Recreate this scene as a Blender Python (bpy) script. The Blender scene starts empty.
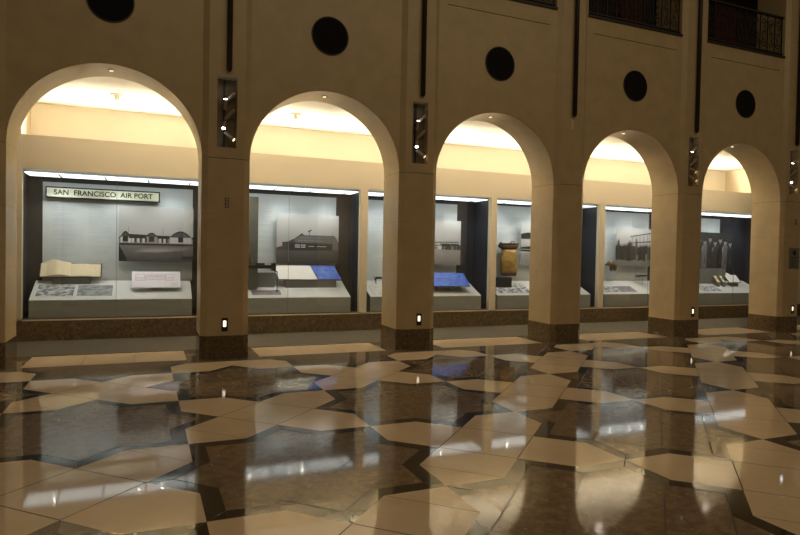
import bpy, bmesh, math, random
from mathutils import Vector, Matrix
random.seed(7)
C = bpy.context.scene.collection
PI = math.pi
# ------------------------------------------------------------------ camera
def make_camera():
    f, yaw, pit, roll = 595.98, 0.3951, -0.0225, 0.0190
    F = Vector((math.sin(yaw)*math.cos(pit), math.cos(yaw)*math.cos(pit), math.sin(pit)))
    R = Vector((math.cos(yaw), -math.sin(yaw), 0)); U = R.cross(F)
    R2 = R*math.cos(roll)+U*math.sin(roll); U2 = -R*math.sin(roll)+U*math.cos(roll)
    cd = bpy.data.cameras.new('camera'); cd.sensor_width = 36; cd.lens = f/800*36
    cd.clip_start = .05; cd.clip_end = 200
    o = bpy.data.objects.new('camera', cd); C.objects.link(o)
    m = Matrix((R2, U2, -F)).transposed().to_4x4(); m.translation = Vector((-1.0072, -9.1887, 1.6))
    o.matrix_world = m; bpy.context.scene.camera = o
make_camera()
# ------------------------------------------------------------------ world, hall light, exposure
sc = bpy.context.scene
sc.view_settings.view_transform = 'Standard'; sc.view_settings.look = 'None'
sc.view_settings.gamma = 1; sc.view_settings.exposure = 0.0; sc.view_settings.use_curve_mapping = False
w = bpy.data.worlds.new('world'); sc.world = w; w.use_nodes = True
w.node_tree.nodes['Background'].inputs[0].default_value = (1.0, .76, .46, 1)
w.node_tree.nodes['Background'].inputs[1].default_value = 0.075
def area(name, loc, target, size, sizey, power, col):
    l = bpy.data.lights.new(name, 'AREA'); l.shape = 'RECTANGLE'; l.size = size; l.size_y = sizey
    l.energy = power; l.color = col
    o = bpy.data.objects.new(name, l); C.objects.link(o); o.location = loc
    o.rotation_euler = (Vector(target)-Vector(loc)).to_track_quat('-Z', 'Y').to_euler(); return o
area('hall_light', (5, -9, 9.5), (5, -3.2, 0), 16, 3, 170, (1, .78, .48))

# ------------------------------------------------------------------ materials
MATS = {}
def mat(name, col, rough=.6, metal=0., emit=None, es=0., noise=None, bump=0., spec=.5, col2=None, scale=6., detail=6., coat=0., ior=None):
    if name in MATS: return MATS[name]
    m = bpy.data.materials.new(name); m.use_nodes = True
    nt = m.node_tree; b = nt.nodes['Principled BSDF']
    b.inputs['Base Color'].default_value = (*col, 1); b.inputs['Roughness'].default_value = rough
    b.inputs['Metallic'].default_value = metal
    b.inputs['Specular IOR Level'].default_value = spec
    if ior: b.inputs['IOR'].default_value = ior
    if coat: b.inputs['Coat Weight'].default_value = coat
    if emit:
        b.inputs['Emission Color'].default_value = (*emit, 1); b.inputs['Emission Strength'].default_value = es
    if col2 or bump:
        g = nt.nodes.new('ShaderNodeNewGeometry'); n = nt.nodes.new('ShaderNodeTexNoise')
        n.inputs['Scale'].default_value = scale; n.inputs['Detail'].default_value = detail
        nt.links.new(g.outputs['Position'], n.inputs['Vector'])
        if col2:
            r = nt.nodes.new('ShaderNodeValToRGB')
            r.color_ramp.elements[0].position = .35; r.color_ramp.elements[1].position = .68
            r.color_ramp.elements[0].color = (*col, 1); r.color_ramp.elements[1].color = (*col2, 1)
            nt.links.new(n.outputs['Fac'], r.inputs['Fac']); nt.links.new(r.outputs['Color'], b.inputs['Base Color'])
        if bump:
            bp = nt.nodes.new('ShaderNodeBump'); bp.inputs['Strength'].default_value = bump; bp.inputs['Distance'].default_value = .01
            nt.links.new(n.outputs['Fac'], bp.inputs['Height']); nt.links.new(bp.outputs['Normal'], b.inputs['Normal'])
    MATS[name] = m; return m
def marble(name, base, base2, vein, rough, fleck=.6, scale=5., ior=1.5, wav=0.):
    """polished stone: cloudy ground, thin veins and pale flecks"""
    m = bpy.data.materials.new(name); m.use_nodes = True; nt = m.node_tree; N = nt.nodes; L = nt.links
    b = N['Principled BSDF']; b.inputs['Roughness'].default_value = rough; b.inputs['IOR'].default_value = ior
    g = N.new('ShaderNodeNewGeometry')
    n1 = N.new('ShaderNodeTexNoise'); n1.inputs['Scale'].default_value = scale; n1.inputs['Detail'].default_value = 8
    n1.inputs['Distortion'].default_value = .6
    L.new(g.outputs['Position'], n1.inputs['Vector'])
    r1 = N.new('ShaderNodeValToRGB'); r1.color_ramp.elements[0].position = .35; r1.color_ramp.elements[1].position = .65
    r1.color_ramp.elements[0].color = (*base, 1); r1.color_ramp.elements[1].color = (*base2, 1)
    L.new(n1.outputs['Fac'], r1.inputs['Fac'])
    n2 = N.new('ShaderNodeTexNoise'); n2.inputs['Scale'].default_value = scale*2.3; n2.inputs['Detail'].default_value = 9
    n2.inputs['Distortion'].default_value = 1.4
    L.new(g.outputs['Position'], n2.inputs['Vector'])
    ma = N.new('ShaderNodeValToRGB'); e = ma.color_ramp.elements
    e[0].position = .62; e[0].color = (0, 0, 0, 1); e[1].position = .72; e[1].color = (fleck, fleck, fleck, 1)
    L.new(n2.outputs['Fac'], ma.inputs['Fac'])
    mx = N.new('ShaderNodeMix'); mx.data_type = 'RGBA'; L.new(ma.outputs['Color'], mx.inputs['Factor'])
    L.new(r1.outputs['Color'], mx.inputs['A']); mx.inputs['B'].default_value = (*vein, 1)
    L.new(mx.outputs['Result'], b.inputs['Base Color'])
    if wav:
        bp = N.new('ShaderNodeBump'); bp.inputs['Strength'].default_value = wav; bp.inputs['Distance'].default_value = .01
        n3 = N.new('ShaderNodeTexNoise'); n3.inputs['Scale'].default_value = 2.5; n3.inputs['Detail'].default_value = 1
        L.new(g.outputs['Position'], n3.inputs['Vector']); L.new(n3.outputs['Fac'], bp.inputs['Height']); L.new(bp.outputs['Normal'], b.inputs['Normal'])
    MATS[name] = m; return m
def glass(name):
    m = bpy.data.materials.new(name); m.use_nodes = True; nt = m.node_tree; N = nt.nodes
    N.clear(); o = N.new('ShaderNodeOutputMaterial'); mx = N.new('ShaderNodeMixShader')
    lw = N.new('ShaderNodeLayerWeight'); lw.inputs['Blend'].default_value = .5
    pw = N.new('ShaderNodeMath'); pw.operation = 'POWER'; pw.inputs[1].default_value = 5; nt.links.new(lw.outputs['Facing'], pw.inputs[0])
    fr = N.new('ShaderNodeMath'); fr.operation = 'MULTIPLY_ADD'; fr.inputs[1].default_value = .95; fr.inputs[2].default_value = .045; nt.links.new(pw.outputs[0], fr.inputs[0])
    t = N.new('ShaderNodeBsdfTransparent'); t.inputs[0].default_value = (.97, .98, .975, 1)
    g = N.new('ShaderNodeBsdfGlossy'); g.inputs['Roughness'].default_value = .01; g.inputs[0].default_value = (1, 1, 1, 1)
    nt.links.new(fr.outputs[0], mx.inputs[0]); nt.links.new(t.outputs[0], mx.inputs[1]); nt.links.new(g.outputs[0], mx.inputs[2])
    nt.links.new(mx.outputs[0], o.inputs[0]); MATS[name] = m; return m

STONE = mat('limestone', (.47, .365, .21), rough=.38, col2=(.53, .415, .242), scale=3.5, detail=8, bump=.02)
JOINT = mat('joint_dark', (.05, .035, .02), rough=.9)  # dark core of the open stone joints
BROWN = marble('brown_marble', (.17, .118, .070), (.27, .192, .118), (.58, .47, .34), .06, .8, 13., 1.47, .002)
BAND = marble('dark_marble', (.048, .037, .026), (.062, .048, .034), (.09, .07, .05), .06, .0, 3., 1.42, 0)
CREAM = marble('cream_marble', (.77, .595, .40), (.84, .665, .46), (.86, .73, .55), .05, .25, 2.2, 1.47, .002)
BASEM = marble('emperador_base', (.085, .058, .028), (.15, .105, .052), (.48, .38, .24), .15, .9, 18., 1.5)
GROUT = mat('floor_joint', (.06, .045, .03), rough=.5)
CARPET = mat('grey_carpet', (.068, .058, .040), rough=.95, col2=(.086, .074, .052), scale=180, bump=.3)
PAINT = mat('cream_paint', (.66, .58, .43), rough=.75)
CEILP = mat('ceiling_paint', (.82, .77, .66), rough=.8)
NAVY = mat('navy_lining', (.021, .024, .034), rough=.5)
CHAR = mat('charcoal_lining', (.032, .029, .026), rough=.6)
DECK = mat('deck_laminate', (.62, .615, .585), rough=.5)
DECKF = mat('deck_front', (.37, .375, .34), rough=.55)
PANEL = mat('frosted_panel', (.57, .62, .64), rough=.5, col2=(.64, .68, .69), scale=3)
TEXTI = mat('pale_ink', (.47, .53, .56), rough=.7)
BLACK = mat('black_metal', (.012, .011, .012), rough=.45)
POLE = mat('dark_plum_enamel', (.018, .009, .011), rough=.5)
METAL = mat('brushed_metal', (.35, .33, .3), rough=.35, metal=1)
CASELIGHT = mat('case_light_diffuser', (.8, .8, .8), emit=(.95, 1.0, .98), es=1.7)
COVEL = mat('cove_tube', (.9, .9, .9), emit=(1, .87, .66), es=190)
WASH = mat('added_washer_tube', (.9, .9, .9), emit=(1, .88, .68), es=95)  # glow of the added lamps behind the arcade
SPOTW = mat('case_spot_lens', (.9, .9, .9), emit=(1, .93, .75), es=95)
LENSC = mat('cool_spot_lens', (.9, .9, .9), emit=(.85, .95, 1.0), es=16)
LENSW = mat('warm_spot_lens', (.9, .9, .9), emit=(1, .75, .42), es=2.5)
LENSD = mat('unlit_spot_lens', (.5, .42, .33), rough=.2)
STEPL = mat('step_light_lens', (.9, .9, .9), emit=(1, .86, .62), es=1.9)
GLASS = glass('case_glass')
BRASS = mat('dull_bronze', (.12, .085, .05), rough=.4, metal=.6)

# ------------------------------------------------------------------ mesh helpers
class MB:
    def __init__(s): s.v = []; s.f = []; s.m = []; s.mats = []
    def mi(s, m):
        if m is None: return 0
        if m not in s.mats: s.mats.append(m)
        return s.mats.index(m)
    def face(s, pts, m=None):
        n = len(s.v); s.v += [tuple(p) for p in pts]; s.f.append(tuple(range(n, n+len(pts)))); s.m.append(s.mi(m)); return s
    def box(s, x0, y0, z0, x1, y1, z1, m=None):
        n = len(s.v); s.v += [(x, y, z) for z in (z0, z1) for y in (y0, y1) for x in (x0, x1)]
        for f in ((0, 2, 3, 1), (4, 5, 7, 6), (0, 1, 5, 4), (2, 6, 7, 3), (0, 4, 6, 2), (1, 3, 7, 5)):
            s.f.append(tuple(n+i for i in f)); s.m.append(s.mi(m))
        return s
    def prism(s, poly, z0, z1, m=None):      # poly in xy
        n = len(s.v); k = len(poly)
        s.v += [(x, y, z0) for x, y in poly]+[(x, y, z1) for x, y in poly]
        s.f.append(tuple(n+i for i in reversed(range(k)))); s.f.append(tuple(n+k+i for i in range(k)))
        s.m += [s.mi(m)]*2
        for i in range(k):
            j = (i+1) % k; s.f.append((n+i, n+j, n+k+j, n+k+i)); s.m.append(s.mi(m))
        return s
    def slab(s, poly, y0, y1, m=None):       # poly in xz, extruded along y
        n = len(s.v); k = len(poly)
        s.v += [(x, y0, z) for x, z in poly]+[(x, y1, z) for x, z in poly]
        s.f.append(tuple(n+i for i in range(k))); s.f.append(tuple(n+k+i for i in reversed(range(k))))
        s.m += [s.mi(m)]*2
        for i in range(k):
            j = (i+1) % k; s.f.append((n+j, n+i, n+k+i, n+k+j)); s.m.append(s.mi(m))
        return s
    def tube(s, pts, r, seg=8, m=None, caps=True, r2=None):
        pts = [Vector(p) for p in pts]; n0 = len(s.v); up = None
        for i, p in enumerate(pts):
            d = (pts[min(i+1, len(pts)-1)]-pts[max(i-1, 0)]).normalized()
            if up is None: up = Vector((0, 0, 1)) if abs(d.z) < .9 else Vector((1, 0, 0))
            a = d.cross(up)
            if a.length < 1e-5: a = d.orthogonal()
            a.normalize(); b = a.cross(d).normalized(); up = b
            rr = r if r2 is None else r+(r2-r)*i/(len(pts)-1)
            for k in range(seg):
                t = 2*PI*k/seg; s.v.append(tuple(p+a*math.cos(t)*rr+b*math.sin(t)*rr))
        for i in range(len(pts)-1):
            for k in range(seg):
                k2 = (k+1) % seg; q = n0+i*seg
                s.f.append((q+k, q+k2, q+seg+k2, q+seg+k)); s.m.append(s.mi(m))
        if caps:
            s.f.append(tuple(n0+k for k in reversed(range(seg)))); s.m.append(s.mi(m))
            q = n0+(len(pts)-1)*seg; s.f.append(tuple(q+k for k in range(seg))); s.m.append(s.mi(m))
        return s
    def build(s, name, m=None, parent=None, bevel=0, smooth=False, loc=None, rot=None, tri=False):
        me = bpy.data.meshes.new(name); me.from_pydata(s.v, [], s.f)
        if s.mats:
            for q in s.mats: me.materials.append(q)
            for p, i in zip(me.polygons, s.m): p.material_index = i
        elif m: me.materials.append(m)
        bm = bmesh.new(); bm.from_mesh(me)
        bmesh.ops.recalc_face_normals(bm, faces=bm.faces[:]) if not tri else None
        if tri: bmesh.ops.triangulate(bm, faces=[f for f in bm.faces if len(f.verts) > 4])
        bm.to_mesh(me); bm.free()
        if smooth:
            for p in me.polygons: p.use_smooth = True
        o = bpy.data.objects.new(name, me); C.objects.link(o)
        if parent: o.parent = parent
        if loc: o.location = loc
        if rot: o.rotation_euler = rot
        if bevel:
            b = o.modifiers.new('bevel', 'BEVEL'); b.width = bevel; b.segments = 2; b.limit_method = 'ANGLE'
        return o
def tag(o, label, cat, group=None):
    o['label'] = label; o['category'] = cat
    if group: o['group'] = group
    return o
def thing(name, loc, label, cat, group=None, rot=(0, 0, 0)):
    o = bpy.data.objects.new(name, None); C.objects.link(o); o.location = loc; o.rotation_euler = rot
    o.empty_display_size = .1
    return tag(o, label, cat, group)
def struct(o): o['kind'] = 'structure'; return o
def text_mesh(name, s, size, m, parent, loc, squash=1.0, spacing=1.0):
    cu = bpy.data.curves.new(name, 'FONT'); cu.body = s; cu.size = size; cu.extrude = .002
    cu.align_x = 'CENTER'; cu.align_y = 'CENTER'; cu.space_character = spacing; cu.offset = .0012
    t = bpy.data.objects.new(name+'_tmp', cu); C.objects.link(t)
    dg = bpy.context.evaluated_depsgraph_get(); me = bpy.data.meshes.new_from_object(t.evaluated_get(dg))
    bpy.data.objects.remove(t)
    me.name = name; me.materials.clear(); me.materials.append(m)
    me.transform(Matrix.Scale(squash, 4, Vector((1, 0, 0)))); me.transform(Matrix.Rotation(PI/2, 4, 'X'))
    o = bpy.data.objects.new(name, me); C.objects.link(o); o.parent = parent; o.location = loc; return o

# ------------------------------------------------------------------ dimensions (metres)
BAY = 3.1162; HP = .3436; TH = .6892; SPR = 2.961; RX = BAY/2-HP; RZ = 1.180; BASE = .342
CH, PR = .085, .065                     # pilaster chamfer and projection
YB = 2.56; TOPZ = 9.2; KS = range(-2, 7)  # pier indices
NICHE = (0, 1, 3, 4); NZ0, NZ1, NX = 3.12, 4.15, .142
YC, CEIL, LEDGE = 3.42, 4.225, 3.5

# ------------------------------------------------------------------ floor: octagram inlay
def build_floor():
    mb = MB(); CX, CY = .045, -.96; PX, PY = 1.587, 1.53
    def cell(ix, iy): return CX+PX*ix, CY-PY*(iy+.5)
    t = math.sqrt(2)-1
    def octa(scale=1.):
        """16 corners of the eight-pointed star, unit square half side 1, starting at a top-left corner, clockwise"""
        pts = []
        for q in range(4):
            a = -q*PI/2
            for p in ((-1, 1), (-t, 1), (0, math.sqrt(2)), (t, 1)):
                x = p[0]*math.cos(a)-p[1]*math.sin(a); y = p[0]*math.sin(a)+p[1]*math.cos(a)
                pts.append((x*scale, y*scale))
        return pts
    ins = 1-.122/.775
    YCUT = -.30
    def clip(poly):
        out = []
        for i in range(len(poly)):
            a, b = poly[i], poly[(i+1) % len(poly)]
            ia, ib = a[1] <= YCUT, b[1] <= YCUT
            if ia: out.append(a)
            if ia != ib:
                s_ = (YCUT-a[1])/(b[1]-a[1]); out.append((a[0]+(b[0]-a[0])*s_, YCUT))
        return out
    def put(poly, m, z=0.):
        poly = clip(poly)
        if len(poly) > 2: mb.face([(x-.012*(y+1), y, z) for x, y in poly], m)
    def seam(a, b, wd=.0045):
        a, b = Vector(a), Vector(b)
        if a.y > YCUT and b.y > YCUT: return
        d = (b-a).normalized(); n = Vector((-d.y, d.x))*wd
        put([tuple(a-n), tuple(b-n), tuple(b+n), tuple(a+n)], GROUT, .0006)
    for iy in range(-1, 8):
        for ix in range(-5, 13):
            cx, cy = cell(ix, iy); S = lambda p: (cx+p[0]*PX/2, cy+p[1]*PY/2)
            if (ix+iy) % 2 == 0:
                o, i_ = [S(p) for p in octa()], [S(p) for p in octa(ins)]
                # square ring + inner star, split into convex pieces
                for k in range(16):
                    k2 = (k+1) % 16; put([o[k], o[k2], i_[k2], i_[k]], BAND)
                    if k % 2 == 0: seam(o[k], i_[k], .004)
                for k in range(16):
                    k2 = (k+1) % 16; put([i_[k], i_[k2], (cx, cy)], BROWN)
                # joints
                for q in range(4):
                    tip, tip2 = i_[(q*4+2) % 16], i_[(q*4+6) % 16]; seam(tip, tip2, .0042)
                seam(i_[3], i_[13], .0042); seam(i_[5], i_[11], .0042)
            else:
                poly = []
                for q in range(4):
                    a = -q*PI/2
                    for p in ((-1, 1), (-t, 1), (0, 2-math.sqrt(2)), (t, 1)):
                        x = p[0]*math.cos(a)-p[1]*math.sin(a); y = p[0]*math.sin(a)+p[1]*math.cos(a)
                        poly.append(S((x, y)))
                for k in range(16):
                    put([poly[k], poly[(k+1) % 16], (cx, cy)], CREAM)
                for q in range(4): seam(poly[(q*4+2) % 16], poly[(q*4+6) % 16])
                for q in range(4): seam(poly[(q*4+15) % 16], poly[(q*4+1) % 16], .0025) if q % 2 else None
    # border along the arcade and pale strips between the piers
    x0, x1 = CX+PX*-5.5, CX+PX*12.5
    mb.face([(x0, YCUT, 0), (x1, YCUT, 0), (x1, .92, 0), (x0, .92, 0)], BROWN)
    for k in range(-2, 6):
        c = (k+.5)*BAY; a = 1.035
        mb.face([(c-a, -.04, .0006), (c+a, -.04, .0006), (c+a, .82, .0006), (c-a, .82, .0006)], CREAM)
        for s_ in (-.33, .33): mb.face([(c+s_-.003, -.04, .0012), (c+s_+.003, -.04, .0012), (c+s_+.003, .82, .0012), (c+s_-.003, .82, .0012)], GROUT)
    struct(mb.build('floor', tri=True))
build_floor()
struct(MB().box(-8, .92, -.02, 20, YB+.05, .0, CARPET).build('floor_gallery_carpet'))

# ------------------------------------------------------------------ arcade wall and piers
def section(k, off=0.):
    x = k*BAY
    return [(x-HP-off, TH+off), (x-HP-off, -off), (x-HP+CH-off*.5, -PR-off), (x+HP-CH+off*.5, -PR-off), (x+HP+off, -off), (x+HP+off, TH+off)]
def build_arcade():
    mb = MB()
    for k in KS:
        x = k*BAY; z0 = SPR+.004
        if k in NICHE:
            mb.prism(section(k), z0, NZ0); mb.prism(section(k), NZ1, TOPZ)
            for s_ in (-1, 1):
                pl = [(x+s_*HP, TH), (x+s_*HP, 0), (x+s_*(HP-CH), -PR), (x+s_*NX, -PR), (x+s_*NX, TH)]
                mb.prism(pl, NZ0, NZ1)
            mb.box(x-NX, .10, NZ0, x+NX, TH, NZ1)
        else: mb.prism(section(k), z0, TOPZ)
        mb.box(x-HP+.012, .012, SPR-.0038, x+HP-.012, TH-.012, SPR+.0038, JOINT)
    n = 56
    for k in list(KS)[:-1]:
        c = (k+.5)*BAY; ZT = 4.5
        P = [(c-RX*math.cos(PI*i/n), SPR+RZ*math.sin(PI*i/n)) for i in range(n+1)]
        for i in range(n):
            (xa, za), (xb, zb) = P[i], P[i+1]
            mb.face([(xa, 0, za), (xb, 0, zb), (xb, 0, ZT), (xa, 0, ZT)], STONE)
            mb.face([(xa, TH, za), (xb, TH, zb), (xb, TH, ZT), (xa, TH, ZT)], STONE)
            mb.face([(xa, 0, za), (xa, TH, za), (xb, TH, zb), (xb, 0, zb)], STONE)
        # wall above the arch up to the balcony sill, then the flanks of the balcony opening
        a = c-RX-.001; b = c+RX+.001
        mb.box(a, 0, ZT, b, TH, 5.868, STONE); mb.box(a, 0, 5.88, b, TH, 6.165, STONE)
        mb.box(a, 0, 5.868, c-1.06, TH, 5.88, STONE); mb.box(c+1.06, 0, 5.868, b, TH, 5.88, STONE)
        mb.box(c-1.06, .02, 5.868, c+1.06, TH, 5.88, JOINT)
        mb.box(a, 0, 6.165, c-1.195, TH, TOPZ, STONE); mb.box(c+1.195, 0, 6.165, b, TH, TOPZ, STONE)
        mb.box(c-1.195, 0, 8.6, c+1.195, TH, TOPZ, STONE)
    mb.mats and None
    if STONE in mb.mats and mb.mats[0] is not STONE:   # faces added without a material use slot 0
        pass
    return mb
mbw = MB(); mbw.mi(STONE)
_init = MB.__init__
def _stone_init(s): _init(s); s.mats = [STONE]
MB.__init__ = _stone_init
arc = build_arcade()
MB.__init__ = _init
o = struct(arc.build('wall_arcade'))
for p in o.data.polygons:
    p.use_smooth = False
NAMES = {-2: 'out of frame to the far left', -1: 'at the left edge, left of the signboard case',
         0: 'between the signboard case and the hangar photograph case', 1: 'in front of the biplane photograph case',
         2: 'without a step light, right of the golden mail bag', 3: 'between the two rightmost arches in full view',
         4: 'with a small grey plaque, at the right edge'}
for k in range(-2, 6):
    if k == -2 or k == 5:
        m_ = MB().prism(section(k), BASE, SPR-.004); struct(m_.build('trim_1' if k < 0 else 'trim_2', STONE))
        struct(MB().prism(section(k, .006), 0, BASE).build('baseboard_left' if k < 0 else 'baseboard_right', BASEM)); continue
    t = thing('stone_pier', (0, 0, 0), 'square beige stone pier '+NAMES[k], 'pier', 'stone piers of the arcade')
    t.location = (k*BAY, 0, 0)
    m_ = MB().prism([(x-k*BAY, y) for x, y in section(k)], BASE, SPR-.004)
    sh = m_.build('shaft', STONE, t)
    b_ = MB().prism([(x-k*BAY, y) for x, y in section(k, .006)], 0, BASE); b_.build('marble_base', BASEM, t)
    # fine joint lines cut round the shaft
    for zj in (1.32, 2.14):
        j = MB().prism([(x-k*BAY, y) for x, y in section(k, .0012)], zj, zj+.004); j.build('block_joint', mat('joint_tone', (.38, .285, .17), rough=.8), t)

# ------------------------------------------------------------------ gallery behind the arches
CASES = []
SPX = [[-2.56, -1.19, -.79], [.83, 1.10, 1.62, 1.88], [3.6, 5.05], [6.8, 8.1], [9.9, 10.52, 10.95], [13.2, 14.2]]
for i in range(6):
    R_ = 2.985+3.127*(i-1); CASES.append((R_-2.965 if i else -3.035, R_))
CZ0, CZ1 = .365, 2.925
g = MB()
xs = [-8]+[v for c in CASES for v in c]+[20]
for a, b in zip(xs[0::2], xs[1::2]): g.box(a, YB, BASE-.01, b, YB+.12, CZ1)
g.box(-8, YB, CZ1, 20, YB+.12, LEDGE); g.box(-8, YB, .30, 20, YB+.12, CZ0)
g.box(-8, YB, LEDGE, -3.05, YB+.12, CEIL); g.box(14.6, YB, LEDGE, 20, YB+.12, CEIL)      # ends of the cove
g.box(-3.17, YB+.12, LEDGE-.12, -3.05, YC, CEIL); g.box(14.6, YB+.12, LEDGE-.12, 14.72, YC, CEIL)
g.box(-3.17, YB+.12, LEDGE-.2, 14.72, YC, LEDGE-.14)
struct(g.build('wall_gallery', PAINT))
struct(MB().box(-3.17, YC, LEDGE-.3, 14.72, YC+.1, CEIL-.005).build('wall_cove', mat('cove_paint_brightened', (.86, .80, .66), .75)))  # gallery paint made lighter, the cove's brightness is put into the colour
struct(MB().box(-8, YB-.03, 0, 20, YB+.02, BASE).build('baseboard_gallery', BASEM))
struct(MB().box(-8, TH, CEIL, 20, YC+.1, CEIL+.1).build('ceiling', CEILP))
struct(MB().box(-8.1, 0, 0, -8, 3.6, 4.3).box(20, 0, 0, 20.1, 3.6, 4.3).build('wall_ends', PAINT))
CLX = ['with the airport signboard', 'with the hangar photograph', 'with the biplane photograph', 'with the mail bag', 'with the flying helmet', 'with the group portrait']
for i in range(6):                                  # fluorescent tubes hidden on the cove ledge
    x0 = -2.85+i*2.85
    t = thing('cove_light', (x0, YB+.24, LEDGE-.14), 'linear lamp hidden on the cove ledge above the case '+CLX[i], 'lamp', 'cove lamps')
    MB().tube([(0.05, 0, .07), (2.7, 0, .07)], .018, 10).build('tube', COVEL, t, smooth=True)
    MB().box(0, .045, 0, 2.75, .05, .15).build('added_shield', mat('white_enamel', (.8, .78, .72), .4), t)  # unseen shield added to keep the tube's direct light off the cove wall
    MB().box(0, -.04, 0, 2.75, .04, .045).build('batten', mat('white_enamel', (.8, .78, .72), .4), t)
for k in (0, 1):                                    # ceiling sprinklers
    t = thing('ceiling_sprinkler', ((k-.5)*BAY-.02 if k == 0 else 1.5, 2.12, CEIL), 'small pale ceiling sprinkler seen through the '+('arch with the signboard case' if k == 0 else 'second arch from the left'), 'sprinkler', 'ceiling sprinklers')
    e = mat('pale_enamel', (.6, .55, .42), .4)
    MB().tube([(0, 0, 0), (0, 0, -.012)], .11, 24).build('escutcheon', e, t)
    MB().tube([(0, 0, -.012), (0, 0, -.10)], .038, 16).build('body', e, t, smooth=False)
    MB().tube([(0, 0, -.10), (0, 0, -.15)], .008, 8).tube([(0, 0, -.15), (0, 0, -.156)], .03, 12).build('deflector', e, t)

for i in range(6):                                  # unseen lamps added behind the arcade to brighten ceiling and gallery wall
    t = thing('added_washer_lamp', (-2.85+i*2.85, TH+.045, CEIL-.03), 'added linear lamp high behind the arcade wall facing the case '+CLX[i], 'lamp', 'added wall washing lamps')
    MB().tube([(.05, 0, -.022), (2.7, 0, -.022)], .012, 10).build('tube', WASH, t, smooth=True)
    MB().box(0, -.02, -.008, 2.75, .02, .028).build('batten', MATS['white_enamel'], t)
# small downlights in the crown of each arch
WH = ['above the signboard case', 'above the hangar photograph', 'above the biplane photograph', 'in the fourth arch from the left', 'in the rightmost arch']
for k in range(5):
    x = (k-.5)*BAY
    t = thing('arch_downlight', (x, .29, SPR+RZ-.001), 'tiny round downlight in the crown of the arch '+WH[k], 'downlight', 'downlights in the arch crowns')
    MB().tube([(0, 0, .01), (0, 0, -.012)], .045, 20).build('trim_ring', METAL, t)
    MB().tube([(0, 0, -.012), (0, 0, -.016)], .026, 16).build('lens', LENSW, t)
    l = bpy.data.lights.new('arch_downlight_lamp', 'SPOT'); l.energy = 9; l.spot_size = 1.1; l.spot_blend = .6; l.color = (1, .8, .5); l.shadow_soft_size = .03
    lo = bpy.data.objects.new('arch_downlight_lamp', l); C.objects.link(lo); lo.parent = t; lo.location = (0, 0, -.03)

# ------------------------------------------------------------------ display cases
DS = .448; DY0, DZ0 = 2.68, .70
DANG = math.atan(DS)
def deckz(y): return DZ0+DS*(y-DY0)
CL = ['with the airport signboard', 'with the hangar and beacon photograph', 'with the biplane photograph and tilted blue sheet',
      'with the golden mail bag', 'with the leather flying helmet', 'with the dark group portrait']
LIN = [CHAR, CHAR, NAVY, NAVY, NAVY, NAVY]
BP = [(-2.85, -.26, .995, 2.80), (.27, 2.70, .995, 2.80), (3.39, 5.68, .995, 2.80), (6.52, 8.75, .995, 2.84), (9.66, 11.65, .995, 2.84), (13.0, 14.39, 2.40, 2.80)]
def print_mat(name, a, b, scale, thr=.5, soft=.08):
    m = bpy.data.materials.new(name); m.use_nodes = True; nt = m.node_tree; N = nt.nodes
    p = N['Principled BSDF']; p.inputs['Roughness'].default_value = .5
    tc = N.new('ShaderNodeTexCoord'); mp = N.new('ShaderNodeMapping'); mp.inputs['Scale'].default_value = (1, 1, 1.8)
    n = N.new('ShaderNodeTexNoise'); n.inputs['Scale'].default_value = scale; n.inputs['Detail'].default_value = 5
    r = N.new('ShaderNodeValToRGB'); r.color_ramp.elements[0].position = thr-soft; r.color_ramp.elements[1].position = thr+soft
    r.color_ramp.elements[0].color = (*a, 1); r.color_ramp.elements[1].color = (*b, 1)
    nt.links.new(tc.outputs['Object'], mp.inputs[0]); nt.links.new(mp.outputs[0], n.inputs[0])
    nt.links.new(n.outputs['Fac'], r.inputs[0]); nt.links.new(r.outputs[0], p.inputs['Base Color']); return m
P_MAP = print_mat('printed_gray_pattern', (.12, .12, .125), (.55, .56, .56), 9, .5, .06)
P_GRAY = print_mat('printed_gray', (.17, .17, .18), (.33, .33, .33), 7)
P_PURP = print_mat('printed_violet_gray', (.17, .145, .18), (.26, .23, .26), 6)
P_RED = print_mat('printed_red_lines', (.5, .33, .28), (.66, .62, .55), 12, .42, .05)
P_WHITE = mat('print_paper', (.66, .67, .65), .5)
P_TXT = mat('print_text_gray', (.48, .48, .46), .6)
def flat_item(parent, name, cx, cy, wd, ln, m, th=.004, skew=0):
    """thin print lying on the sloping deck"""
    z = deckz(cy); s_ = MB().slab([(-wd/2+skew, ln/2), (wd/2+skew, ln/2), (wd/2, -ln/2), (-wd/2, -ln/2)], -th, 0)
    return s_.build(name, m, parent, loc=(cx, cy, z+.0015), rot=(-(PI/2-DANG), 0, 0))
DECKPR = {0: [('photograph_print', -2.58, 2.97, .58, .42, P_MAP), ('photograph_print', -1.95, 2.97, .57, .42, P_GRAY)],
          1: [('photograph_print', 1.12, 2.85, .58, .2, P_PURP)],
          2: [('document_print', 3.75, 2.95, .75, .45, P_RED)],
          3: [('map_print', 6.85, 2.98, 1.1, .5, P_MAP), ('map_print', 8.2, 2.98, .6, .4, P_GRAY)],
          4: [('photograph_print', 9.95, 2.9, .58, .32, P_MAP), ('photograph_print', 10.45, 2.9, .5, .32, P_PURP)],
          5: [('photograph_print', 13.45, 2.9, .7, .32, P_MAP)]}
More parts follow.
